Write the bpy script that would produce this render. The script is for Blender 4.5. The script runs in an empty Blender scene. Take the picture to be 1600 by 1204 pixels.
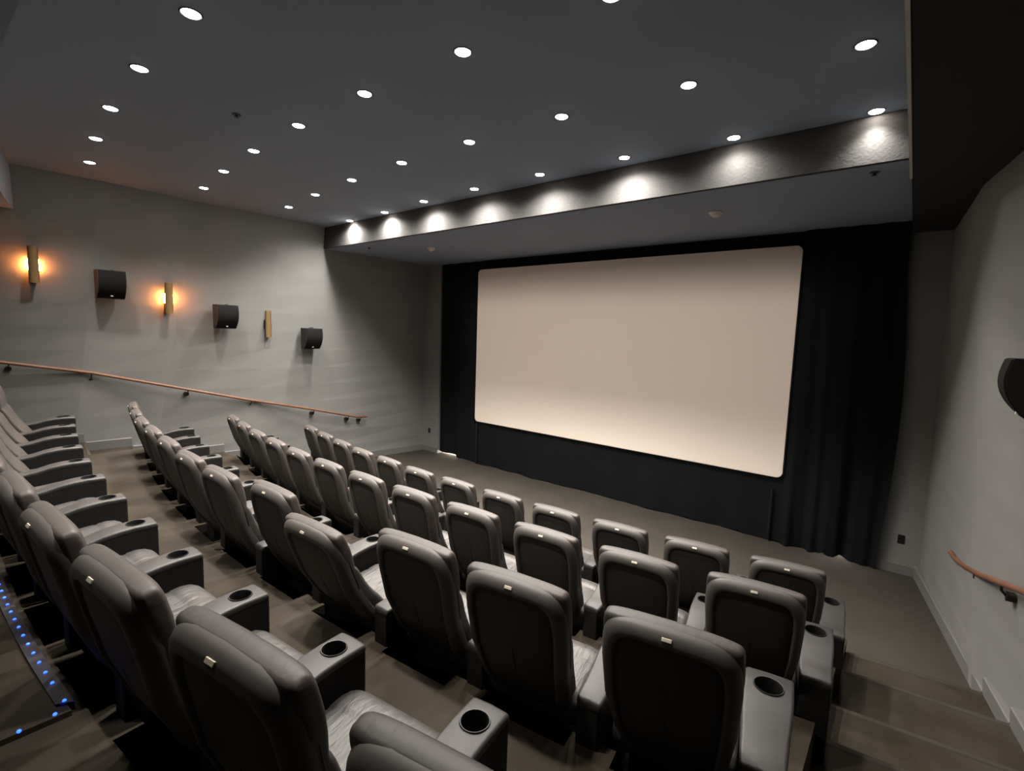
import bpy, bmesh, math, random
from mathutils import Vector, Matrix
random.seed(7)
scene = bpy.context.scene
C = scene.collection
PI = math.pi

# ---------------------------------------------------------------- camera
H = 2.9327
cam_d = bpy.data.cameras.new('camera')
cam = bpy.data.objects.new('camera', cam_d)
C.objects.link(cam)
scene.camera = cam
cam_d.sensor_fit = 'HORIZONTAL'
cam_d.sensor_width = 36.0
cam_d.lens = 36.0 * 769.53 / 1600.0
cam_d.clip_start = 0.02
YAW, PITCH, ROLL = 0.680625, 0.104140, 0.033194
fw = Vector((-math.sin(YAW) * math.cos(PITCH), math.cos(YAW) * math.cos(PITCH), -math.sin(PITCH)))
rt0 = Vector((math.cos(YAW), math.sin(YAW), 0))
up0 = rt0.cross(fw)
rt = math.cos(ROLL) * rt0 + math.sin(ROLL) * up0
up = math.cos(ROLL) * up0 - math.sin(ROLL) * rt0
M = Matrix((rt, up, -fw)).transposed().to_4x4()
M.translation = Vector((0, 0, H))
cam.matrix_world = M

# ---------------------------------------------------------------- world, exposure, light levels
world = bpy.data.worlds.new('world')
scene.world = world
world.use_nodes = True
world.node_tree.nodes['Background'].inputs[0].default_value = (0, 0, 0, 1)
world.node_tree.nodes['Background'].inputs[1].default_value = 0.0
vs = scene.view_settings
vs.view_transform = 'Standard'
vs.look = 'None'
vs.gamma = 1.0
vs.use_curve_mapping = False
vs.exposure = 0.0
SPOT_W = 380.0
SCREEN_FILL_W = 1450.0
SPOT_ANGLE = math.radians(114)
SPOT_BLEND = 1.0
SPOT_COL = (1.0, 0.935, 0.86)
LENS_E = 95.0
SCONCE_E = 300.0


# ---------------------------------------------------------------- materials
def mat(name, col, rough=0.6, spec=0.5, metal=0.0, emit=None, estr=0.0, noise=None, bump=None, coat=0.0, sheen=0.0):
    """noise = (scale, colour2, lo, hi, detail); bump = (scale, strength, distance, stretch)"""
    m = bpy.data.materials.new(name)
    m.use_nodes = True
    nt = m.node_tree
    b = nt.nodes['Principled BSDF']
    b.inputs['Base Color'].default_value = (*col, 1)
    b.inputs['Roughness'].default_value = rough
    b.inputs['Specular IOR Level'].default_value = spec
    b.inputs['Metallic'].default_value = metal
    b.inputs['Coat Weight'].default_value = coat
    b.inputs['Sheen Weight'].default_value = sheen
    if emit:
        b.inputs['Emission Color'].default_value = (*emit, 1)
        b.inputs['Emission Strength'].default_value = estr
    tc = nt.nodes.new('ShaderNodeTexCoord')
    if noise:
        n = nt.nodes.new('ShaderNodeTexNoise')
        n.inputs['Scale'].default_value = noise[0]
        n.inputs['Detail'].default_value = noise[4] if len(noise) > 4 else 4
        r = nt.nodes.new('ShaderNodeValToRGB')
        r.color_ramp.elements[0].position = noise[2]
        r.color_ramp.elements[1].position = noise[3]
        r.color_ramp.elements[0].color = (*col, 1)
        r.color_ramp.elements[1].color = (*noise[1], 1)
        nt.links.new(tc.outputs['Object'], n.inputs['Vector'])
        nt.links.new(n.outputs['Fac'], r.inputs['Fac'])
        nt.links.new(r.outputs['Color'], b.inputs['Base Color'])
    if bump:
        n = nt.nodes.new('ShaderNodeTexNoise')
        n.inputs['Scale'].default_value = bump[0]
        n.inputs['Detail'].default_value = 5
        mp = nt.nodes.new('ShaderNodeMapping')
        mp.inputs['Scale'].default_value = bump[3] if len(bump) > 3 else (1, 1, 1)
        bn = nt.nodes.new('ShaderNodeBump')
        bn.inputs['Strength'].default_value = bump[1]
        bn.inputs['Distance'].default_value = bump[2]
        nt.links.new(tc.outputs['Object'], mp.inputs['Vector'])
        nt.links.new(mp.outputs['Vector'], n.inputs['Vector'])
        nt.links.new(n.outputs['Fac'], bn.inputs['Height'])
        nt.links.new(bn.outputs['Normal'], b.inputs['Normal'])
    return m


MT = {}
MT['wall'] = mat('wall_paint', (0.2083, 0.2106, 0.2036), 0.85, 0.25, noise=(1.2, (0.227, 0.2258, 0.2176), 0.4, 0.65), bump=(60, 0.08, 0.004))
MT['ceil'] = mat('ceiling_paint', (0.265, 0.315, 0.385), 0.9, 0.2, bump=(90, 0.06, 0.003))
MT['ceil_dark'] = mat('side_soffit_dark', (0.030, 0.031, 0.033), 0.9, 0.2, bump=(90, 0.06, 0.003))  # side soffit, much darker than the main ceiling
MT['soffit'] = mat('soffit_stucco', (0.042, 0.0415, 0.0415), 0.9, 0.2, noise=(9, (0.047, 0.0465, 0.0465), 0.35, 0.7), bump=(38, 0.35, 0.01))
MT['carpet'] = mat('carpet', (0.035, 0.0283, 0.0202), 0.98, 0.1, noise=(2.6, (0.050, 0.0425, 0.0345), 0.35, 0.7, 8), bump=(260, 0.35, 0.006))
MT['carpet_front'] = mat('carpet_front', (0.052, 0.046, 0.039), 0.98, 0.1, noise=(1.6, (0.064, 0.057, 0.049), 0.35, 0.7, 8), bump=(260, 0.3, 0.006))
MT['nosing'] = mat('nosing_painted_light', (0.047, 0.040, 0.032), 0.95, 0.1, noise=(3, (0.060, 0.052, 0.043), 0.35, 0.7, 6), bump=(200, 0.3, 0.005))  # paler than the carpet: lit step edges put into the colour
MT['base'] = mat('baseboard_vinyl', (0.1656, 0.1633, 0.1587), 0.55, 0.4, noise=(4, (0.1518, 0.1495, 0.1449), 0.4, 0.7))
MT['curtain'] = mat('black_drape', (0.0058, 0.0072, 0.0078), 0.95, 0.15, noise=(3, (0.0070, 0.0084, 0.0090), 0.4, 0.7), bump=(7, 0.12, 0.05, (1, 1, 0.25)))
MT['screen'] = mat('screen_fabric', (0.90, 0.81, 0.71), 0.8, 0.25, noise=(0.8, (0.885, 0.795, 0.70), 0.4, 0.7))
MT['black'] = mat('black_metal', (0.0072, 0.0072, 0.0072), 0.5, 0.4, noise=(12, (0.0096, 0.0096, 0.0096), 0.4, 0.7))
MT['frame'] = mat('screen_frame_black', (0.0036, 0.0036, 0.0042), 0.8, 0.2, noise=(6, (0.0048, 0.0048, 0.0054), 0.4, 0.7))
MT['leather'] = mat('black_leather', (0.046, 0.0415, 0.0385), 0.50, 0.42, noise=(3.5, (0.064, 0.050, 0.0455), 0.42, 0.75, 5), bump=(14, 0.25, 0.02, (1, 0.5, 1)))
MT['cushion'] = mat('creased_leather', (0.03912, 0.03726, 0.03633), 0.45, 0.45, noise=(4, (0.0652, 0.05868, 0.05589), 0.42, 0.7, 4), bump=(11, 0.35, 0.03, (2.2, 0.55, 1)))
MT['arm'] = mat('armrest_leather', (0.02803, 0.02603, 0.02503), 0.50, 0.42, noise=(6, (0.03504, 0.03203, 0.03003), 0.42, 0.7, 4), bump=(16, 0.15, 0.012))
MT['armside'] = mat('arm_side_vinyl', (0.0075, 0.0072, 0.007), 0.6, 0.22, noise=(9, (0.0095, 0.009, 0.0085), 0.4, 0.7), bump=(120, 0.1, 0.003))
MT['shell'] = mat('back_shell_plastic', (0.049, 0.0445, 0.041), 0.52, 0.40, noise=(5, (0.058, 0.051, 0.0465), 0.42, 0.7, 4), bump=(180, 0.08, 0.002))
MT['panel'] = mat('back_panel_vinyl', (0.0185, 0.0165, 0.0152), 0.60, 0.35, noise=(6, (0.0225, 0.020, 0.018), 0.42, 0.7, 5), bump=(120, 0.10, 0.003))
MT['piping'] = mat('worn_seam', (0.0375, 0.0225, 0.021), 0.6, 0.3, noise=(5, (0.075, 0.0375, 0.033), 0.45, 0.7, 4))
MT['brass'] = mat('brass', (0.312, 0.198, 0.09), 0.42, 0.5, 0.7, noise=(8, (0.276, 0.174, 0.078), 0.4, 0.7))
MT['plate'] = mat('plate_metal', (0.6375, 0.585, 0.465), 0.45, 0.5, 0.35, noise=(40, (0.5625, 0.51, 0.3975), 0.4, 0.7))
MT['bronze'] = mat('dark_bronze', (0.027, 0.021, 0.0168), 0.45, 0.5, 0.6, noise=(10, (0.036, 0.027, 0.0204), 0.4, 0.7))
MT['wood'] = mat('oak_rail', (0.2, 0.095, 0.0525), 0.42, 0.5, noise=(5, (0.15, 0.0675, 0.035), 0.38, 0.7, 6), bump=(20, 0.1, 0.004))
MT['speaker'] = mat('speaker_black', (0.0102, 0.0102, 0.0108), 0.55, 0.4, noise=(20, (0.0132, 0.0132, 0.0132), 0.4, 0.7))
MT['grille'] = mat('speaker_grille', (0.0054, 0.0054, 0.0054), 0.85, 0.2, bump=(240, 0.4, 0.004))
MT['white'] = mat('white_plastic', (0.80, 0.72, 0.68), 0.5, 0.4, noise=(10, (0.76, 0.68, 0.64), 0.4, 0.7))
MT['trim'] = mat('light_trim', (0.05, 0.05, 0.0525), 0.6, 0.4, noise=(10, (0.06, 0.06, 0.0625), 0.4, 0.7))
MT['lit_edge'] = mat('lit_edge_paint', (0.62, 0.60, 0.56), 0.6, 0.4, noise=(10, (0.56, 0.54, 0.51), 0.4, 0.7))  # pale colour stands in for the lit soffit face seen edge-on
MT['cup'] = mat('cup_plastic', (0.005, 0.005, 0.005), 0.45, 0.5, noise=(20, (0.007, 0.007, 0.007), 0.4, 0.7))
MT['lens'] = mat('lamp_glow', (0.9, 0.9, 0.9), 0.4, 0.3, emit=(1.0, 0.90, 0.78), estr=LENS_E)
MT['amber'] = mat('amber_lamp_glass', (0.9, 0.6, 0.3), 0.4, 0.3, emit=(1.0, 0.30, 0.065), estr=SCONCE_E)
MT['led'] = mat('blue_led', (0.1, 0.2, 0.9), 0.4, 0.3, emit=(0.012, 0.075, 1.0), estr=5.0)
MT['ledstrip'] = mat('led_strip_channel', (0.0275, 0.025, 0.03), 0.5, 0.4, noise=(30, (0.035, 0.032, 0.0375), 0.4, 0.7))


# ---------------------------------------------------------------- helpers
def obj(name, bm, m, parent=None, smooth=False, angle=None):
    me = bpy.data.meshes.new(name)
    bmesh.ops.recalc_face_normals(bm, faces=bm.faces)
    bm.to_mesh(me)
    bm.free()
    me.materials.append(MT[m] if isinstance(m, str) else m)
    if smooth:
        for p in me.polygons:
            p.use_smooth = True
        if angle is not None:
            me.set_sharp_from_angle(angle=math.radians(angle))
    o = bpy.data.objects.new(name, me)
    C.objects.link(o)
    if parent:
        o.parent = parent
    return o


def thing(name, label, cat, loc=(0, 0, 0), rz=0.0, group=None):
    o = bpy.data.objects.new(name, None)
    C.objects.link(o)
    o.empty_display_size = 0.1
    o.location = loc
    o.rotation_euler = (0, 0, rz)
    return tag(o, label, cat, group)


def tag(o, label, cat, group=None):
    o['label'] = label
    o['category'] = cat
    if group:
        o['group'] = group
    return o


def struct(name, bm, m, smooth=False, angle=None):
    o = obj(name, bm, m, None, smooth, angle)
    o['kind'] = 'structure'
    return o


def copy_tree(o, parent=None):
    c = o.copy()
    C.objects.link(c)
    if parent:
        c.parent = parent
    for ch in list(o.children):
        copy_tree(ch, c)
    return c


def box(bm, x0, x1, y0, y1, z0, z1, bev=0.0):
    r = bmesh.ops.create_cube(bm, size=1.0)
    vs_ = r['verts']
    for v in vs_:
        v.co = Vector((x0 + (v.co.x + .5) * (x1 - x0), y0 + (v.co.y + .5) * (y1 - y0), z0 + (v.co.z + .5) * (z1 - z0)))
    if bev > 0:
        es = list({e for v in vs_ for e in v.link_edges})
        bmesh.ops.bevel(bm, geom=es, offset=bev, segments=2, affect='EDGES', profile=0.5)
    return bm


def quads(bm, rings, closed=True, cap0=False, cap1=False):
    """bridge successive rings of points"""
    R = [[bm.verts.new(p) for p in r] for r in rings]
    n = len(R[0])
    for a, b in zip(R[:-1], R[1:]):
        for i in range(n if closed else n - 1):
            j = (i + 1) % n
            bm.faces.new((a[i], a[j], b[j], b[i]))
    if cap0:
        bm.faces.new(list(reversed(R[0])))
    if cap1:
        bm.faces.new(R[-1])
    return R


def tube(bm, pts, r, n=10, cap=True):
    """round bar through points"""
    pts = [Vector(p) for p in pts]
    rings = []
    for i, p in enumerate(pts):
        a = pts[max(i - 1, 0)]
        b = pts[min(i + 1, len(pts) - 1)]
        t = (b - a).normalized()
        h = Vector((0, 0, 1)) if abs(t.z) < 0.9 else Vector((1, 0, 0))
        u = t.cross(h).normalized()
        w = u.cross(t)
        rings.append([p + r * (math.cos(2 * PI * k / n) * u + math.sin(2 * PI * k / n) * w) for k in range(n)])
    quads(bm, rings, True, cap, cap)


def lathe(bm, prof, n=24, cap0=False, cap1=False, o=(0, 0, 0)):
    o = Vector(o)
    quads(bm, [[o + Vector((r * math.cos(2 * PI * k / n), r * math.sin(2 * PI * k / n), z)) for k in range(n)] for r, z in prof], True, cap0, cap1)


ORD = ['first', 'second', 'third', 'fourth', 'fifth', 'sixth', 'seventh', 'eighth', 'ninth', 'tenth', 'eleventh', 'twelfth']

# ================================================================ the setting
ZC = 4.885          # main ceiling
ZU = 4.487          # underside of the screen soffit
ZR = 4.345          # underside of the side and rear soffits
YF = 5.332          # face of the screen soffit
YB = 8.0            # front wall
YREAR = -3.2
XE = -0.146


def arc(x, y0):
    return y0 + 0.028 * (x + 3.8) ** 2


def xl(y, z):       # left wall: straight at the top, splayed at the foot
    xb = -9.31 - 0.16 * (8 - y)
    return -9.15 + (xb + 9.15) * (1 - z / 4.89)


def xr(y, z):
    xb = 0.31 + 0.172 * (8 - y)
    xt = 0.24 + 0.06 * (8 - y)
    return xt + (xb - xt) * (1 - z / 4.89)


# --- side walls in folded panels
def wall_panels(name, fx, seams, sgn):
    bm = bmesh.new()
    lines = [(YREAR, YREAR)] + seams + [(YB, YB)]
    nz = 14
    cols = []
    for i, (yt, yb) in enumerate(lines):
        inset = 0.0 if i in (0, len(lines) - 1) else (0.06 if i % 2 else -0.045)
        col = []
        for k in range(nz + 1):
            z = 4.95 * k / nz
            y = yb + (yt - yb) * z / 4.95
            col.append(bm.verts.new((fx(y, z) + sgn * inset, y, z)))
        cols.append(col)
    for a, b in zip(cols[:-1], cols[1:]):
        for k in range(nz):
            bm.faces.new((a[k], b[k], b[k + 1], a[k + 1]))
    # outer skin for thickness
    outer = [[bm.verts.new((v.co.x - sgn * 0.35, v.co.y, v.co.z)) for v in c] for c in (cols[0], cols[-1])]
    for k in range(nz):
        bm.faces.new((outer[0][k], outer[0][k + 1], outer[1][k + 1], outer[1][k]))
        bm.faces.new((cols[0][k], cols[0][k + 1], outer[0][k + 1], outer[0][k]))
        bm.faces.new((cols[-1][k], outer[1][k], outer[1][k + 1], cols[-1][k + 1]))
    return struct(name, bm, 'wall')


wall_panels('wall_left', xl, [(-1.0, -1.4), (0.4, 0.0), (1.88, 1.51), (3.10, 2.57), (4.44, 4.05), (5.59, 5.27)], 1)
wall_panels('wall_right', xr, [(0.4, 0.0), (1.9, 1.5), (3.4, 3.0), (4.8, 4.4), (6.0, 5.7)], -1)

bm = bmesh.new()
box(bm, -11.6, 3.0, YREAR - 0.2, YREAR, 0, 4.95)
struct('wall_back', bm, 'curtain')
bm = bmesh.new()
box(bm, -9.7, -8.72, YB, YB + 0.12, 0, 4.6)
box(bm, -0.17, 0.75, YB, YB + 0.12, 0, 4.6)
box(bm, -9.7, 0.75, YB + 0.8, YB + 0.9, 0, 4.6)
box(bm, -9.7, -9.6, YB + 0.12, YB + 0.8, 0, 4.6)
box(bm, 0.65, 0.75, YB + 0.12, YB + 0.8, 0, 4.6)
struct('wall_front', bm, 'wall')

# --- ceiling and soffits
bm = bmesh.new()
box(bm, -11.8, 3.2, YREAR - 0.2, YB + 0.9, ZC, ZC + 0.15)
struct('ceiling', bm, 'ceil')
# screen soffit: stucco face + plain underside
bm = bmesh.new()
box(bm, -9.6, XE + 0.02, YF, YF + 0.06, ZU, ZC)
struct('trim_1', bm, 'soffit')
bm = bmesh.new()
box(bm, -9.6, 1.5, YF + 0.06, YB + 0.9, ZU, ZC)
struct('ceiling', bm, 'ceil')
bm = bmesh.new()
box(bm, XE, 3.2, YREAR - 0.2, YB, ZR, ZC)
struct('ceiling', bm, 'ceil_dark')
bm = bmesh.new()
box(bm, XE - 0.014, XE + 0.004, -0.5, YF + 0.1, ZR - 0.006, ZR + 0.03)
struct('trim_2', bm, 'lit_edge')
bm = bmesh.new()   # rear soffit on the arc of the seating
N = 40
xs = [-9.7 + (XE + 9.7) * i / N for i in range(N + 1)]
f_ = [(x, 0.41 + 0.0195 * (x + 3.8) ** 2) for x in xs]
rings = [[(x, y, ZR) for x, y in f_], [(x, y, ZC) for x, y in f_]]
quads(bm, rings, False)
quads(bm, [[(x, y, ZR) for x, y in f_], [(x, YREAR, ZR) for x, y in f_]], False)
struct('ceiling', bm, 'ceil')

# --- floor, tiers, aisle steps
bm = bmesh.new()
box(bm, -11.6, 3.0, YREAR, YB + 0.85, -0.1, 0.0)
struct('floor', bm, 'carpet_front')

ROW_Y = [3.73, 2.57, 1.36, 0.19]
ROW_Z = [0.26, 0.56, 0.86, 1.17]
ROW_X0 = [-0.58, -0.56, -0.59, -0.52]
ROW_DX = [0.647, 0.656, 0.653, 0.653]
EDGE_Y = [4.93, 3.73 + 0.115, 2.57 + 0.115, 1.36 + 0.115, 0.19 + 0.10]
LEV = [0.26, 0.56, 0.86, 1.17, 1.47]
XLT, XRT = -8.28, -0.235


def arc_rear(x, y0):
    return y0 + (0.028 if x > -3.8 else 0.022) * (x + 3.8) ** 2


def arcslope(x):
    return 0.056 * (x + 3.8)


def tier(k):
    bm = bmesh.new()
    z = LEV[k]
    zlow = LEV[k - 1] - 0.02 if k else -0.02
    pts = []
    ev = []                                   # front edge with carpeted tabs between the seats of the row below
    if k:
        cs = [ROW_X0[k - 1] - ROW_DX[k - 1] * (i - 0.5) for i in range(1, 12)]
        for c in cs:
            for dx, dy in ((0.10, 0), (0.10, 0.095), (-0.10, 0.095), (-0.10, 0)):
                s = arcslope(c)
                x = c + dx - s * dy
                ev.append((x, (arc_rear if k == 4 else arc)(c + dx, EDGE_Y[k]) + dy))
    else:
        ev = [(XRT - (XRT - XLT) * i / 24, 0) for i in range(1, 24)]
        ev = [(x, arc(x, EDGE_Y[k])) for x, _ in ev]
    fa = arc_rear if k == 4 else arc
    front = [(XRT, fa(XRT, EDGE_Y[k]))] + ev + [(XLT, fa(XLT, EDGE_Y[k]))]
    yb = YREAR if k == 4 else None
    back = [(XLT + (XRT - XLT) * i / 24,) for i in range(25)]
    back = [(x, (yb if yb is not None else (arc_rear if k == 3 else arc)(x, EDGE_Y[k + 1]) - 0.02)) for x, in back]
    loop = front + back
    top = [bm.verts.new((x, y, z)) for x, y in loop]
    bot = [bm.verts.new((x, y, zlow if k == 0 else 0.0)) for x, y in loop]
    f = bm.faces.new(top)
    n = len(loop)
    for i in range(n):
        j = (i + 1) % n
        bm.faces.new((top[i], bot[i], bot[j], top[j]))
    bmesh.ops.triangulate(bm, faces=[f])
    struct('floor', bm, 'carpet')


for k in range(5):
    tier(k)

ST_L = [0.13, 0.26, 0.41, 0.56, 0.71, 0.86, 1.01, 1.17, 1.32, 1.47]
ST_R = [5.36, 4.79, 4.03, 3.42, 2.83, 2.22, 1.62, 1.02, 0.42, -0.18]
ST_LF = [5.60, 5.00, 4.30, 3.62, 2.95, 2.26, 1.66, 1.06, 0.46, -0.14]


def aisle(side):
    bm = bmesh.new()
    for i, z in enumerate(ST_L):
        ys = ST_R if side > 0 else ST_LF
        nxt = ys[i + 1] - 0.03 if i < len(ys) - 1 else YREAR
        pts_f, pts_b = [], []
        for t in range(9):
            if side > 0:
                x = XRT + (2.2 - XRT) * t / 8
                dy = 0.12 * (x - 0.2) - 0.02 * (x - 0.2) ** 2
            else:
                x = -11.2 + (XLT + 11.2) * t / 8
                dy = -0.12 * (x + 9.6)
            pts_f.append((x, ys[i] + dy))
            pts_b.append((x, nxt + (dy if i < len(ys) - 1 else 0)))
        quads(bm, [[(x, y, z) for x, y in pts_b], [(x, y - 0.02, z) for x, y in pts_f], [(x, y - 0.006, z - 0.004) for x, y in pts_f], [(x, y, z - 0.02) for x, y in pts_f], [(x, y - 0.012, z - 0.035) for x, y in pts_f], [(x, y - 0.012, 0) for x, y in pts_f]], False)
    return struct('floor', bm, 'carpet')


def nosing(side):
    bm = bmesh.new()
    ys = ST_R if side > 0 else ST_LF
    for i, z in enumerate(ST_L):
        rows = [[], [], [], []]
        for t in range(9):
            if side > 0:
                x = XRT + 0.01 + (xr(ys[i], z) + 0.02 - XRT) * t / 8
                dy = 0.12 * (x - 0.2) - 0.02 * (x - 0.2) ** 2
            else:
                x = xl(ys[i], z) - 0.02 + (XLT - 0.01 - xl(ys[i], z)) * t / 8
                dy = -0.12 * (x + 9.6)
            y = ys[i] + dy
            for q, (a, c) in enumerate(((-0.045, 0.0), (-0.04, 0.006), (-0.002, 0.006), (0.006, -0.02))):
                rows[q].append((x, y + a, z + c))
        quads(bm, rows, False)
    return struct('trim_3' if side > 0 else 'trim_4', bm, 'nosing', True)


aisle(1)
aisle(-1)
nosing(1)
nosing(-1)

# --- baseboards
bm = bmesh.new()
box(bm, -9.6, -8.72, YB - 0.022, YB + 0.002, 0, 0.135, 0.006)
struct('baseboard_front', bm, 'base')
bm = bmesh.new()
box(bm, -0.19, 0.31, YB - 0.03, YB + 0.002, 0, 0.135, 0.006)
struct('baseboard_front', bm, 'base')


def step_base(name, fx, sgn, ys, yoff):
    """skirting that steps up with the aisle"""
    bm = bmesh.new()
    segs = [(ys[0] + yoff, YB, 0.0)]
    for i, z in enumerate(ST_L):
        y0 = ys[i + 1] + yoff if i + 1 < len(ys) else YREAR
        segs.append((y0, ys[i] + yoff - 0.02, z))
    for (y0, y1, z) in segs:
        h0, h1 = max(z - 0.2, 0), z + 0.15
        n = max(2, int((y1 - y0) / 0.3))
        inn, out = [], []
        rows = []
        for dz, d in ((h0, 0.028), (h1 - 0.008, 0.028), (h1, 0.018), (h1, -0.05)):
            rows.append([(fx(y0 + (y1 - y0) * t / n, dz) + sgn * d, y0 + (y1 - y0) * t / n, dz) for t in range(n + 1)])
        R = quads(bm, rows, False)
        for e in (0, n):
            bm.faces.new([R[q][e] for q in range(4)] + [bm.verts.new((fx((y0, y1)[e > 0], h0) - sgn * 0.05, (y0, y1)[e > 0], h0))])
    return struct(name, bm, 'base')


step_base('baseboard_left', lambda y, z: xl(y, z) + 0.03, 1, ST_LF, 0.05)
step_base('baseboard_right', lambda y, z: xr(y, z) - 0.03, -1, ST_R, 0.06)

# ================================================================ downlights
LX0, LDX, LXM, LCV = -8.177, 1.1073, -4.179, 0.0201


def make_downlight():
    t = thing('recessed_downlight', '', 'ceiling light')
    b = bmesh.new()
    lathe(b, [(0.052, 0.006), (0.056, -0.004), (0.064, -0.006), (0.068, 0.0), (0.068, 0.006)], 28)
    obj('trim_ring', b, 'trim', t, True)
    b = bmesh.new()
    lathe(b, [(0.054, 0.0), (0.050, -0.006), (0.030, -0.011), (0.010, -0.013)], 28, True, True)
    obj('lens', b, 'lens', t, True)
    return t


def add_lamp(t, w=1.0, wide=False):
    ld = SPOT.copy() if w != 1.0 or wide else SPOT
    if wide:
        ld.spot_size = math.radians(158)
    if w != 1.0:
        ld.energy = SPOT_W * w
    lo = bpy.data.objects.new('lamp_light', ld)
    C.objects.link(lo)
    lo.parent = t
    lo.location = (0, 0, -0.022)


SPOT = bpy.data.lights.new('downlight_beam', 'SPOT')
SPOT.energy = SPOT_W
SPOT.color = SPOT_COL
SPOT.spot_size = SPOT_ANGLE
SPOT.spot_blend = SPOT_BLEND
SPOT.shadow_soft_size = 0.06
dl = make_downlight()
first = True
RN = ['row along the soffit', 'second row from the soffit', 'third row from the soffit', 'rearmost row']
for r, yr in enumerate([5.0289, 3.7935, 2.5428, 1.2662]):
    for k in range((8, 8, 7, 7)[r]):
        x = LX0 + k * LDX
        y = yr + LCV * (x - LXM) ** 2
        y = min(y, YF - 0.085)
        o = dl if first else copy_tree(dl)
        first = False
        o.location = (x, y, ZC)
        o['group'] = 'downlights in the ' + RN[r]
        o['label'] = 'lit ceiling downlight in the %s, %s from left wall' % (RN[r], ORD[k])
        DLS = globals().setdefault('DLS', [])
        DLS.append((o, r == 0 and k < 7, {(0, 7): 0.36, (0, 6): 0.36, (1, 6): 0.38, (1, 7): 0.15, (2, 6): 0.22, (3, 6): 0.8}.get((r, k), (1.35, 1.2, 1.0, 1.0)[r] if k < 6 else 1.0)))
for k, x in enumerate((-7.6, -5.9, -4.2, -2.5)):  # unseen lamps added to light the floor at lower left
    o = copy_tree(dl)
    o.location = (x, -0.04 + 0.0195 * (x + 3.8) ** 2, ZR)
    o['group'] = 'added downlights under the rear soffit'
    o['label'] = 'added unseen downlight under the rear soffit, lighting the floor, %s from left wall' % ORD[k]
    DLS.append((o, False, 0.2))
for o, wide, w in DLS:
    add_lamp(o, w, wide)


# ================================================================ screen and drapes
def rrect(x0, x1, z0, z1, r, n=8):
    p = []
    for cx, cz, a0 in ((x1 - r, z1 - r, 0), (x0 + r, z1 - r, PI / 2), (x0 + r, z0 + r, PI), (x1 - r, z0 + r, 1.5 * PI)):
        for i in range(n + 1):
            a = a0 + PI / 2 * i / n
            p.append((cx + r * math.cos(a), cz + r * math.sin(a)))
    return p


SX0, SX1, SZ0, SZ1 = -7.434, -1.314, 0.983, 4.283
t = thing('projection_screen', 'large blank cream cinema screen with rounded corners on the front wall', 'screen', (-4.374, 7.9, SZ0))
b = bmesh.new()
loop = [(x + 4.374, z - SZ0) for x, z in rrect(SX0, SX1, SZ0, SZ1, 0.085)]
loop2 = [(x + 4.374, z - SZ0) for x, z in rrect(SX0 + .012, SX1 - .012, SZ0 + .012, SZ1 - .012, 0.08)]
quads(b, [[(x, 0.03, z) for x, z in loop], [(x, 0.004, z) for x, z in loop], [(x, 0, z) for x, z in loop2]], True, False, True)
obj('screen_surface', b, 'screen', t)
b = bmesh.new()
lo_ = [(x + 4.374, z - SZ0) for x, z in rrect(SX0 - .02, SX1 + .02, SZ0 - .02, SZ1 + .02, 0.1)]
quads(b, [[(x, 0.075, z) for x, z in lo_], [(x, 0.02, z) for x, z in lo_]], True, True, True)
obj('frame', b, 'frame', t)


def drape(name, label, x0, x1, z0, z1, y, hem, top=None, nfold=6, amp=0.03, low=0.0, seed=0, edge=None, depth=0.0):
    """hanging cloth: x along the wall, folds growing towards the hem"""
    rnd = random.Random(seed)
    ph = [rnd.uniform(0, 6.28) for _ in range(6)]
    fr = [rnd.uniform(0.7, 1.5) for _ in range(6)]
    nx, nz = max(24, int((x1 - x0) / 0.03)), 34
    b = bmesh.new()
    rows = []
    for k in range(nz + 1):
        v = k / nz
        row = []
        for i in range(nx + 1):
            u = i / nx
            x = x0 + (x1 - x0) * u
            if edge:
                x += edge(v) * u ** 6
            zb = z0 + hem(x)
            z = zb + (z1 - zb) * v
            g = (1 - v) ** 1.3
            d = amp * (0.45 + 0.55 * g) * math.sin(nfold * 2 * PI * u + ph[0] + 0.5 * math.sin(3 * u + ph[1]))
            d += low * g * (math.sin(2.3 * fr[0] * nfold * u * PI + ph[2] + 2.0 * v) * 0.6 + math.sin(5.1 * fr[1] * u * PI + ph[3] - 1.5 * v))
            row.append((x, y + d, z))
        rows.append(row)
    R = quads(b, rows, False)
    # cloth thickness
    back = [[(p[0], p[1] + 0.014, p[2]) for p in r] for r in rows]
    quads(b, back, False)
    bmesh.ops.remove_doubles(b, verts=b.verts, dist=1e-6)
    o = obj(name, b, 'curtain', None, True)
    return tag(o, label, 'curtain')


def scallop(x):
    return 0.012 + 0.010 * math.sin(9 * x) + 0.006 * math.sin(23 * x + 1)


drape('stage_drape', 'black floor-length drape left of the screen', -8.715, -7.38, 0.0, ZU - 0.005, 8.03,
      lambda x: (0.058 if x < -8.12 else scallop(x)), nfold=3.2, amp=0.03, low=0.02, seed=3)
drape('stage_drape', 'black floor-length drape with deep folds right of the screen', -1.30, -0.155, 0.0, ZU - 0.005, 7.93,
      lambda x: 0.014 + (0.034 * max(0, math.sin((x + 0.78) * 34)) if -0.80 < x < -0.42 else 0.004 * math.sin(30 * x)), nfold=4.3, amp=0.03, low=0.035, seed=8,
      edge=lambda v: 0.10 * math.sin(PI * min(1, v * 1.15)) if v < 0.87 else 0.0)
drape('masking_skirt', 'black cloth skirt hanging below the screen to the floor', -7.40, -1.28, 0.0, 1.25, 7.975,
      scallop, nfold=9, amp=0.010, low=0.022, seed=5)
drape('masking_valance', 'narrow black cloth band between the screen top and the soffit', -7.40, -1.28, 4.05, ZU - 0.005, 8.0,
      lambda x: 0.0, nfold=10, amp=0.008, low=0.0, seed=6)
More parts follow.
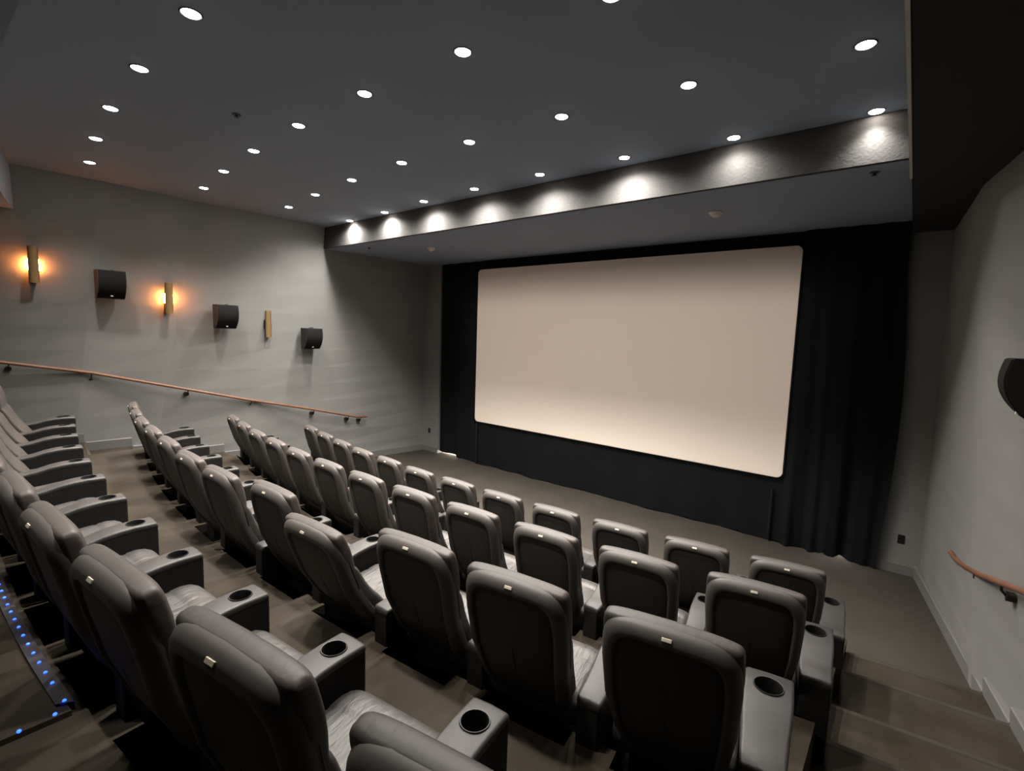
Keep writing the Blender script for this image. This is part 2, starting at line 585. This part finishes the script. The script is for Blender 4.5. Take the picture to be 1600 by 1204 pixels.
# thin black tubes stand for the dark folds at the skirt's two edges
b = bmesh.new()
tube(b, [(-7.38, 7.93, 0.03), (-7.385, 7.925, 0.5), (-7.38, 7.92, 0.93)], 0.022, 8)
tag(obj('skirt_edge_fold', b, 'black'), 'thin black tube for the dark skirt fold below the left corner of the screen', 'fold')
b = bmesh.new()
tube(b, [(-1.43, 7.93, 0.03), (-1.43, 7.925, 0.5), (-1.43, 7.92, 0.80)], 0.02, 8)
tag(obj('skirt_edge_fold', b, 'black'), 'thin black tube for the dark skirt edge below the right corner of the screen', 'fold')
# the worklight left on behind the left drape, showing under its hem
for wx, wl, lab in ((-8.42, 0.33, 'lit tube lamp on the floor behind the left drape, seen under its hem'),
                    (-0.60, 0.20, 'lit tube lamp on the floor behind the right drape, glinting under its hem')):
    t = thing('work_light', lab, 'lamp', (wx, 8.2, 0.0))
    b = bmesh.new()
    tube(b, [(-wl, 0, 0.019), (wl, 0, 0.019)], 0.013, 10)
    obj('tube', b, 'lens', t, True)
    for sx in (-1, 1):
        b = bmesh.new()
        box(b, sx * (wl + 0.012) - 0.014, sx * (wl + 0.012) + 0.014, -0.02, 0.02, 0.0, 0.038, 0.004)
        obj('end_cap', b, 'white', t)

# added unseen lamp under the rear soffit: gate brightens the screen, less at top
PX, PY, PZ = -4.374, -2.75, 3.75
t = thing('screen_fill_lamp', 'added unseen box lamp under the rear soffit, brightening the screen', 'screen_fill_lamp', (PX, PY, PZ))
dv = Vector((0, 7.9 - PY, (SZ0 + SZ1) / 2 - PZ))
t.rotation_euler = (math.atan2(dv.z, dv.y), 0, 0)
gd = 0.30
gk = gd / dv.length
gw, gt, gb = 3.55 * gk, 1.18 * gk, 2.15 * gk
b = bmesh.new()
box(b, -0.30, 0.30, -0.35, -0.06, -0.16, 0.16, 0.01)
box(b, -0.30, -gw, -0.06, gd, -0.16, 0.16)
box(b, gw, 0.30, -0.06, gd, -0.16, 0.16)
box(b, -gw, gw, -0.06, gd, gt, 0.16)
box(b, -gw, gw, -0.06, gd, -0.16, -gb)
obj('housing', b, 'black', t)
b = bmesh.new()
box(b, -0.03, 0.03, -0.2, -0.14, 0.15, ZR - PZ + 0.02)
obj('hanger', b, 'black', t)
PL = bpy.data.lights.new('screen_fill_beam', 'SPOT')
PL.energy = SCREEN_FILL_W
PL.color = (1.0, 0.87, 0.80)
PL.spot_size = math.radians(46)
PL.spot_blend = 0.05
PL.shadow_soft_size = 0.0115
po = bpy.data.objects.new('screen_fill_beam', PL)
C.objects.link(po)
po.parent = t
po.rotation_euler = (PI / 2, 0, 0)

# ================================================================ fixtures on the front soffit and walls


def detector(loc, label):
    t = thing('smoke_detector', label, 'smoke detector', loc, 0, 'smoke detectors under the screen soffit')
    b = bmesh.new()
    lathe(b, [(0.075, 0), (0.078, -0.012), (0.070, -0.022)], 28, True, True)
    obj('base_plate', b, 'white', t, True, 40)
    b = bmesh.new()
    lathe(b, [(0.062, -0.020), (0.055, -0.040), (0.032, -0.058), (0.012, -0.064)], 28, True, True)
    obj('dome', b, 'white', t, True, 60)


detector((-2.02, 6.31, ZU), 'white smoke detector under the soffit, above the right half of the screen')
detector((-7.18, 6.33, ZU), 'white smoke detector under the soffit, near the left drape')


def sprinkler(loc, label):
    t = thing('sprinkler_head', label, 'sprinkler', loc)
    b = bmesh.new()
    lathe(b, [(0.04, 0), (0.038, -0.006)], 20, True, True)
    obj('cover_plate', b, 'trim', t, True, 40)
    b = bmesh.new()
    lathe(b, [(0.012, -0.005), (0.010, -0.022), (0.020, -0.026), (0.020, -0.029)], 14, True, True)
    obj('deflector', b, 'bronze', t, True, 40)


sprinkler((-8.29, 5.74, ZU), 'small dark sprinkler head under the soffit by the left wall')
sprinkler((-0.42, 5.60, ZU), 'small dark sprinkler head under the soffit at its right end')
sprinkler((-5.10, 2.08, ZC), 'small dark sprinkler head on the ceiling between two rows of downlights')


def outlet(loc, label):
    t = thing('wall_outlet', label, 'outlet', loc)
    b = bmesh.new()
    box(b, -0.036, 0.036, -0.008, 0.0, -0.058, 0.058, 0.003)
    obj('cover_plate', b, 'black', t)
    for dz in (-0.024, 0.024):
        b = bmesh.new()
        box(b, -0.017, 0.017, -0.0105, -0.006, dz - 0.014, dz + 0.014, 0.002)
        obj('socket', b, 'cup', t)


outlet((-9.037, YB, 0.516), 'black wall outlet on the narrow wall left of the left drape')
outlet((0.093, YB, 0.457), 'black wall outlet on the narrow wall right of the right drape')


# --- surround speakers
def speaker(cx, cy, cz, sgn, label, fx, rz=0.0):
    """local: +x out of the wall, y along it; sgn=1 left wall, -1 right wall"""
    t = thing('surround_speaker', label, 'speaker', (cx, cy, cz), (0 if sgn > 0 else PI) + rz, 'surround speakers')
    hw, h = 0.165, 0.205

    def prof(k):
        # side profile: flat top, bulging front that curves in at the foot
        P = [(-0.12, h)]
        for i in range(13):
            s = i / 12
            P.append((0.075 + 0.055 * math.sin(PI * (0.15 + 0.75 * s)) - 0.10 * s ** 3 + k, h - 0.004 - (2 * h - 0.008) * s))
        P.append((-0.10, -h))
        return P
    b = bmesh.new()
    p = prof(0)
    quads(b, [[(x, -hw, z) for x, z in p], [(x, hw, z) for x, z in p]], True, True, True)
    obj('cabinet', b, 'speaker', t)
    b = bmesh.new()
    q = [(x + 0.012, z * 0.97) for x, z in p[1:-1]]
    q2 = [(x - 0.004, z * 0.985) for x, z in p[1:-1]]
    g = hw - 0.004
    quads(b, [[(x, -g, z) for x, z in q2], [(x, -g + 0.006, z) for x, z in q], [(x, g - 0.006, z) for x, z in q], [(x, g, z) for x, z in q2]], False)
    obj('grille', b, 'grille', t, True, 40)
    b = bmesh.new()
    bx = q[11]
    box(b, bx[0] - 0.006, bx[0] + 0.006, -0.016, 0.016, bx[1] - 0.010, bx[1] + 0.010, 0.003)
    obj('badge', b, 'white', t)
    b = bmesh.new()
    wall_gap = abs(fx(cy, cz) - cx) + 0.02
    box(b, -wall_gap, -0.10, -0.05, 0.05, -0.07, 0.07, 0.004)
    obj('bracket', b, 'black', t)
    b = bmesh.new()
    tube(b, [(-wall_gap, 0.06, h + 0.005), (-0.02, 0.04, h + 0.012), (0.0, 0.0, h)], 0.006, 6)
    obj('cable', b, 'black', t)


speaker(-9.27, 1.965, 3.46, 1, 'black surround speaker between the two lit sconces on the left wall', xl)
speaker(-9.27, 3.53, 3.065, 1, 'black surround speaker right of the second lit sconce, by the unlit brass sconce', xl)
speaker(-9.22, 5.07, 2.71, 1, 'black surround speaker on the left wall nearest the screen', xl)
speaker(0.61, 4.70, 2.68, -1, 'black surround speaker on the right wall at the edge of view', xr)


# --- sconces
def sconce(cx, cy, cz, sgn, label, lit, fx):
    t = thing('wall_sconce', label, 'wall light', (cx, cy, cz), 0 if sgn > 0 else PI, 'brass wall sconces')
    hh = 0.245
    gap = abs(fx(cy, cz) - cx)
    b = bmesh.new()
    box(b, -gap - 0.06, 0.03, -0.036, 0.036, -hh, hh, 0.003)
    obj('back_box', b, 'bronze', t)
    b = bmesh.new()
    arcp = [(0.036 + 0.024 * math.cos(a), 0.055 * math.sin(a)) for a in [(-PI / 2 + PI * i / 12) for i in range(13)]]
    arci = [(0.032 + 0.016 * math.cos(a), 0.047 * math.sin(a)) for a in [(PI / 2 - PI * i / 12) for i in range(13)]]
    loop = arcp + arci
    quads(b, [[(x, y, -hh) for x, y in loop], [(x, y, hh) for x, y in loop]], True, True, True)
    obj('front_channel', b, 'brass', t, True, 40)
    for s in (-1, 1):
        b = bmesh.new()
        y0, y1 = sorted((s * 0.037, s * 0.062))
        box(b, -0.012, 0.018, y0, y1, -0.075, 0.075, 0.005)
        obj('lamp_glass', b, 'amber' if lit else 'cup', t)
        b = bmesh.new()
        yo = s * 0.070
        tube(b, [(0.003, s * 0.036, 0.105), (0.003, yo, 0.085), (0.003, yo, -0.085), (0.003, s * 0.036, -0.105)], 0.004, 6)
        obj('lamp_cage', b, 'bronze', t)


sconce(-9.42, 1.164, 3.655, 1, 'lit brass wall sconce at the far left of the left wall', True, xl)
sconce(-9.42, 2.731, 3.32, 1, 'lit brass wall sconce between two speakers on the left wall', True, xl)
sconce(-9.39, 4.291, 2.967, 1, 'unlit brass wall sconce on the left wall', False, xl)


# --- handrails
def handrail(name, label, pts, sgn, brk, fx):
    t = thing(name, label, 'handrail', pts[0])
    o = Vector(pts[0])
    L = [Vector(p) - o for p in pts]
    b = bmesh.new()
    tube(b, L, 0.023, 12)
    obj('rail', b, 'wood', t, True, 50)

    def at(y):
        for a, c in zip(pts[:-1], pts[1:]):
            if min(a[1], c[1]) <= y <= max(a[1], c[1]):
                s = (y - a[1]) / (c[1] - a[1])
                return Vector(a).lerp(Vector(c), s)
    for y in brk:
        p = at(y)
        w = fx(y, p.z - 0.08)
        b = bmesh.new()
        q = [p + Vector((0, 0, -0.02)), p + Vector((0, 0, -0.05)), p + Vector((-sgn * 0.03, 0, -0.085)), Vector((w - sgn * 0.04, y, p.z - 0.085))]
        tube(b, [v - o for v in q], 0.009, 8)
        obj('bracket', b, 'bronze', t, True, 50)
        b = bmesh.new()
        tube(b, [Vector((w + sgn * 0.045, y, p.z - 0.085)) - o, Vector((w - sgn * 0.03, y, p.z - 0.085)) - o], 0.036, 14)
        obj('rosette', b, 'bronze', t, True, 50)


handrail('handrail', 'long oak handrail sloping down the left wall',
         [(-9.386, 6.447, 0.985), (-9.41, 6.2, 1.005), (-9.441, 5.951, 1.065), (-9.509, 5.224, 1.254), (-9.606, 4.031, 1.535), (-9.664, 3.023, 1.80),
          (-9.712, 1.764, 2.132), (-9.75, 0.883, 2.30), (-9.78, -0.6, 2.62)], 1, [6.30, 6.02, 5.26, 4.06, 3.04, 1.77, 0.89], xl)
handrail('handrail', 'oak handrail with upturned end on the right wall',
         [(0.46, 6.42, 0.93), (0.50, 6.32, 0.90), (0.545, 6.02, 0.95), (0.60, 5.56, 1.06), (0.70, 4.61, 1.34), (0.83, 3.4, 1.66), (0.95, 2.2, 2.0)], -1,
         [5.72, 5.0, 3.9, 2.8], xr)


# ================================================================ recliners
def sgp(c, e):
    return math.copysign(abs(c) ** e, c)


def outline(inset, n=64, hw=0.256, hv=0.372, vc=0.378, taper=0.76, e=2 / 7.0, arch=0.014):
    P = []
    for i in range(n):
        a = 2 * PI * i / n
        u = (hw - inset) * sgp(math.cos(a), e)
        v = (hv - inset) * sgp(math.sin(a), e)
        s = (v + hv) / (2 * hv)
        k = taper + (1 - taper) * min(1, s / 0.6) ** 0.8
        u *= k
        v = vc + v + arch * max(0, s) ** 4 * (1 - (u / hw) ** 2)
        P.append((u, v))
    return P


def foot(v):
    # the foot of the back curves forward under the seat
    return 0.125 * max(0.0, (0.42 - v) / 0.42) ** 2


def shell_mesh():
    b = bmesh.new()
    rings = []
    for ins, w in ((0.004, 0.03), (0.0, 0.012), (0.0, -0.006), (0.004, -0.018), (0.013, -0.031), (0.024, -0.040), (0.036, -0.045), (0.047, -0.045), (0.052, -0.040), (0.055, -0.026), (0.12, -0.024), (0.2, -0.024), (0.25, -0.024)):
        rings.append([(u, w + foot(v), v) for u, v in outline(ins)])
    quads(b, rings, True, True, True)
    return b


def panel_mesh():
    b = bmesh.new()
    rings = []
    for ins, w in ((0.058, -0.020), (0.060, -0.030), (0.070, -0.034), (0.11, -0.037), (0.17, -0.039), (0.21, -0.039), (0.25, -0.039)):
        rings.append([(u, w + foot(v), v) for u, v in outline(ins)])
    quads(b, rings, True, False, True)
    return b


def lerp_t(tab, v):
    for (a, x), (c, y) in zip(tab[:-1], tab[1:]):
        if a <= v <= c:
            return x + (y - x) * (v - a) / (c - a)
    return tab[-1][1] if v > tab[-1][0] else tab[0][1]


HWT = [(0, 0.190), (0.1, 0.205), (0.3, 0.235), (0.45, 0.250), (0.62, 0.257), (0.745, 0.252)]
THT = [(0, 0.09), (0.08, 0.10), (0.2, 0.105), (0.32, 0.085), (0.46, 0.062), (0.505, 0.050), (0.53, 0.050), (0.57, 0.058), (0.64, 0.062), (0.70, 0.060), (0.745, 0.055)]


def backrest_mesh():
    b = bmesh.new()
    N = 56
    rings = []
    vs_ = [0, 0.015, 0.05, 0.1, 0.15, 0.2, 0.26, 0.32, 0.38, 0.43, 0.47, 0.495, 0.512, 0.53, 0.55, 0.58, 0.61, 0.64, 0.67, 0.695, 0.712]
    caps = [(0.732, 0.002), (0.741, 0.006), (0.747, 0.013), (0.7495, 0.022)]
    for v, ins in [(v, 0.0) for v in vs_] + caps:
        hw = lerp_t(HWT, v) - ins
        T = lerp_t(THT, v)
        th = T / 2 + 0.010 - ins * 0.98
        cw = T / 2 - 0.002
        if v == 0:
            hw -= 0.02
            th -= 0.02
        R = []
        for i in range(N):
            a = 2 * PI * i / N
            u = hw * sgp(math.cos(a), 2 / 6.5)
            w = cw + max(th, 0.004) * sgp(math.sin(a), 2 / 4.2)
            if w > cw:       # padded face: side bolsters stand proud
                w += 0.014 * (abs(u) / hw) ** 3 * (1 if v < 0.5 else 0.2) * (w - cw) / th
            vv = v + 0.015 * (v / 0.745) ** 5 * (1 - (u / 0.26) ** 2)
            R.append((u, w + foot(v), vv))
        rings.append(R)
    Q = quads(b, rings, True, True, False)[-1]
    for i in range(N // 2):
        f = [Q[i], Q[i + 1], Q[(N - i - 1) % N], Q[(N - i) % N]]
        f = [v for n_, v in enumerate(f) if v not in f[:n_]]
        if len(f) > 2:
            b.faces.new(f)
    return b


def piping_mesh():
    """raised seam running along the top edge between shell and padding"""
    b = bmesh.new()
    pts = [(u, 0.026, v - 0.001) for u, v in outline(0.004, 96) if v > 0.30]
    pts.sort(key=lambda p: math.atan2(p[2] - 0.3, p[0]))
    tube(b, pts, 0.0045, 6)
    b2 = [(0.235 - 0.47 * i / 20, 0.094 + 0.008 * math.sin(i * 0.9), 0.758 + 0.02 * (1 - ((i - 10) / 10) ** 2)) for i in range(21)]
    return b


def cushion_mesh():
    b = bmesh.new()
    N = 48
    st = [(0.235, 0.39, 0.03, -0.03), (0.242, 0.425, 0.06, -0.008), (0.26, 0.440, 0.08, 0), (0.32, 0.450, 0.08, 0), (0.40, 0.456, 0.08, 0), (0.46, 0.464, 0.08, 0), (0.495, 0.466, 0.08, 0),
          (0.508, 0.461, 0.08, 0), (0.516, 0.461, 0.08, 0), (0.528, 0.468, 0.08, 0), (0.57, 0.472, 0.08, 0), (0.61, 0.465, 0.082, 0), (0.64, 0.446, 0.075, 0), (0.658, 0.42, 0.06, -0.004), (0.668, 0.385, 0.03, -0.012)]
    rings = []
    for y, zt, ht, dw in st:
        hw = 0.248 + dw
        R = []
        for i in range(N):
            a = 2 * PI * i / N
            u = hw * sgp(math.cos(a), 2 / 5.0)
            z = (zt - ht) + ht * sgp(math.sin(a), 2 / 4.0)
            if z > zt - ht:
                z += -0.012 * (1 - (u / hw) ** 2) * (z - zt + ht) / ht * (1 if 0.24 < y < 0.5 else 0.2)
            R.append((u, y, z))
        rings.append(R)
    quads(b, rings, True, True, True)
    return b


ARM_ST = [(0.165, 0.516, 0.078, 0.010), (0.170, 0.522, 0.078, 0.003), (0.180, 0.525, 0.079, 0), (0.27, 0.530, 0.082, 0), (0.36, 0.546, 0.087, 0), (0.44, 0.569, 0.094, 0), (0.51, 0.580, 0.097, 0),
          (0.59, 0.585, 0.098, 0), (0.685, 0.584, 0.098, 0), (0.695, 0.582, 0.098, 0.003), (0.700, 0.576, 0.098, 0.010)]


def arm_mesh(kw):
    """black box body of the arm; local origin at its centre line on the floor"""
    b = bmesh.new()

    def sec(zt, W, ins):
        w = W - ins - 0.002
        zt = zt - 0.028
        return [(-w, 0.03 + ins), (-w, zt * 0.5), (-w, zt - ins), (0, zt - ins), (w, zt - ins), (w, zt * 0.5), (w, 0.03 + ins)]
    quads(b, [[(x, y, z) for x, z in sec(zt, W * kw, ins)] for y, zt, W, ins in ARM_ST], True, True, True)
    return b


def arm_pad_mesh(kw):
    """leather pad on the arm"""
    b = bmesh.new()
    r = 0.013

    def sec(zt, W, ins):
        w = W - ins
        P = [(-w + 0.004, zt - 0.031), (-w, zt - 0.024)]
        for i in range(6):
            a = PI - PI / 2 * i / 5
            P.append((-w + r + r * math.cos(a), zt - r + r * math.sin(a) - ins))
        P.append((0, zt + 0.003 - ins))
        for i in range(6):
            a = PI / 2 - PI / 2 * i / 5
            P.append((w - r + r * math.cos(a), zt - r + r * math.sin(a) - ins))
        P += [(w, zt - 0.024), (w - 0.004, zt - 0.031)]
        return P
    quads(b, [[(x, y, z) for x, z in sec(zt, W * kw, ins)] for y, zt, W, ins in ARM_ST], True, True, True)
    return b


def make_arm(parent, side, kind='narrow'):
    o = None
    for nm, me in zip(('armrest', 'arm_pad', 'cup_holder'), ARMS[kind]):
        q = bpy.data.objects.new(nm, me)
        C.objects.link(q)
        q.parent = o or parent
        if o is None:
            o = q
            o.location = (side * (0.3265 if kind == 'narrow' else 0.335), 0, 0)
    return o


# arm with a real hole for the cup
def drilled(name, bm, m, ang, rc):
    a0 = obj(name, bm, m, None, True, ang)
    b = bmesh.new()
    lathe(b, [(rc, 0.46), (rc, 0.64)], 32, True, True, (0, 0.605 if rc < 0.05 else 0.590, 0))
    cut = obj('cutter', b, 'cup')
    md = a0.modifiers.new('hole', 'BOOLEAN')
    md.operation = 'DIFFERENCE'
    md.object = cut
    md.solver = 'EXACT'
    dg = bpy.context.evaluated_depsgraph_get()
    me = bpy.data.meshes.new_from_object(a0.evaluated_get(dg))
    me.name = name
    bpy.data.objects.remove(a0)
    bpy.data.objects.remove(cut)
    return me


def cup_mesh(rc):
    b = bmesh.new()
    d = rc - 0.056
    lathe(b, [(0.052 + d, 0.474), (0.0545 + d, 0.578), (0.057 + d, 0.5895), (0.060 + d, 0.590), (0.062 + d, 0.585)], 32, True, False, (0, 0.605 if rc < 0.05 else 0.590, 0))
    tmp = obj('cup_holder', b, 'cup', None, True, 50)
    me = tmp.data
    bpy.data.objects.remove(tmp)
    return me


# narrow arms between seats, wide ones at the ends of a row
ARMS = {}
for kind, kw, rc in (('narrow', 0.72, 0.043), ('wide', 1.0, 0.056)):
    ARMS[kind] = (drilled('armrest', arm_mesh(kw), 'armside', 30, rc), drilled('arm_pad', arm_pad_mesh(kw), 'arm', 45, rc), cup_mesh(rc))


def make_recliner():
    t = thing('recliner', '', 'cinema seat')
    b = bmesh.new()
    box(b, -0.17, 0.17, 0.26, 0.58, 0.0, 0.30, 0.01)
    obj('base', b, 'black', t)
    obj('seat_cushion', cushion_mesh(), 'cushion', t, True, 50)
    b = bmesh.new()
    box(b, -0.205, 0.205, 0.60, 0.645, 0.07, 0.36, 0.014)
    obj('footrest', b, 'arm', t, True, 50)
    back = obj('backrest', backrest_mesh(), 'leather', t, True, 60)
    back.location = (0, 0.198, 0.278)
    back.rotation_euler = (math.radians(12), 0, 0)
    obj('back_shell', shell_mesh(), 'shell', back, True, 50)
    obj('back_panel', panel_mesh(), 'panel', back, True, 50)
    b = bmesh.new()
    box(b, -0.018, 0.018, -0.003, 0.003, -0.0065, 0.0065, 0.0015)
    bmesh.ops.transform(b, matrix=Matrix.Translation((0, -0.0372, 0.7445)) @ Matrix.Rotation(math.radians(-42), 4, 'X'), verts=b.verts)
    np_ = obj('number_plate', b, 'plate', back)
    np_['label'] = 'small bright metal seat number plate'
    obj('seam_piping', piping_mesh(), 'piping', back, True)
    return t


seat = make_recliner()
clean = [copy_tree(seat) for _ in range(47)]
first = True
ROWN = ['front row', 'second row', 'third row', 'rearmost row in view']
NUDGE = {(2, 2): (0.03, 0.04), (2, 3): (0.05, 0.0), (2, 4): (0.02, 0.04), (2, 5): (0.05, -0.03), (2, 6): (0.06, -0.03)}   # seats are not set out quite evenly
for r in range(4):
    for i in range(12):
        x = ROW_X0[r] - ROW_DX[r] * i
        nx_, ny_ = NUDGE.get((r, i), (0, 0))
        x += nx_
        y = ny_ + (arc_rear if r == 3 else arc)(x, ROW_Y[r])
        o = seat if first else clean.pop()
        first = False
        o.location = (x, y, ROW_Z[r])
        o.rotation_euler = (0, 0, math.atan(arcslope(x) * (0.8 if r == 3 and x < -3.8 else 1.0)) * 0.9 + random.uniform(-0.012, 0.012))
        o['group'] = 'black leather recliners in the ' + ROWN[r]
        o['label'] = 'black leather recliner in the %s, %s seat from the right aisle' % (ROWN[r], ORD[i])
        bk = [c for c in o.children if c.name.startswith('backrest')][0]
        bk.rotation_euler = (math.radians(12 + (0.55 * max(0, i - 3) if r in (1, 2) else 0.3 * max(0, i - 4)) * 0.8 + random.uniform(-0.7, 0.7)), 0, 0)
        if r == 2 and i == 3:
            bk.rotation_euler = (math.radians(21), 0, 0)
            o['label'] = 'third-row recliner tilted back further than its neighbours, fourth from the right aisle'
        make_arm(o, 1, 'wide' if i == 0 else 'narrow')
        if i == 11:
            make_arm(o, -1, 'wide')

# ================================================================ LED strip on the rear platform nosing
XP = -2.30
bm = bmesh.new()
fr = [(x, arc_rear(x, 0.245)) for x in [XP - 0.25 * i for i in range(25)]]
lp = fr + [(fr[-1][0], YREAR), (XP, YREAR)]
top = [bm.verts.new((x, y, 1.492)) for x, y in lp]
bot = [bm.verts.new((x, y, 1.46)) for x, y in lp]
f = bm.faces.new(top)
for i in range(len(lp)):
    j = (i + 1) % len(lp)
    bm.faces.new((top[i], bot[i], bot[j], top[j]))
bmesh.ops.triangulate(bm, faces=[f])
struct('floor', bm, 'carpet')

t = thing('led_step_strip', 'strip of small blue lights along the raised step edge at lower left', 'light strip', (XP, arc_rear(XP, 0.245), 1.492))
o0 = Vector(t.location)
b = bmesh.new()
inner = [Vector((x, arc_rear(x, 0.215), 1.492)) - o0 for x in [XP - 0.06 - 0.2 * i for i in range(30)]]
outer = [Vector((x, arc_rear(x, 0.262), 1.492)) - o0 for x in [XP - 0.03 - 0.2 * i for i in range(30)]]
up_ = Vector((0, 0, 0.012))
quads(b, [[p for p in inner], [p + up_ for p in inner], [p + up_ for p in outer], [p - Vector((0, 0, 0.03)) for p in outer]], False)
obj('channel', b, 'ledstrip', t)
LEDME = None
pos = [Vector((-2.36, arc_rear(-2.36, 0.24), 1.504))] + [Vector((-2.515 - 0.098 * i, arc_rear(-2.515 - 0.098 * i, 0.24), 1.504)) for i in range(40)]
pos += [Vector((-2.315, 0.265, 1.494)), Vector((-2.305, 0.17, 1.494))]
for p in pos:
    if LEDME is None:
        b = bmesh.new()
        bmesh.ops.create_icosphere(b, subdivisions=2, radius=0.0068)
        l = obj('led', b, 'led', t, True)
        LEDME = l.data
    else:
        l = bpy.data.objects.new('led', LEDME)
        C.objects.link(l)
        l.parent = t
    l.location = p - o0
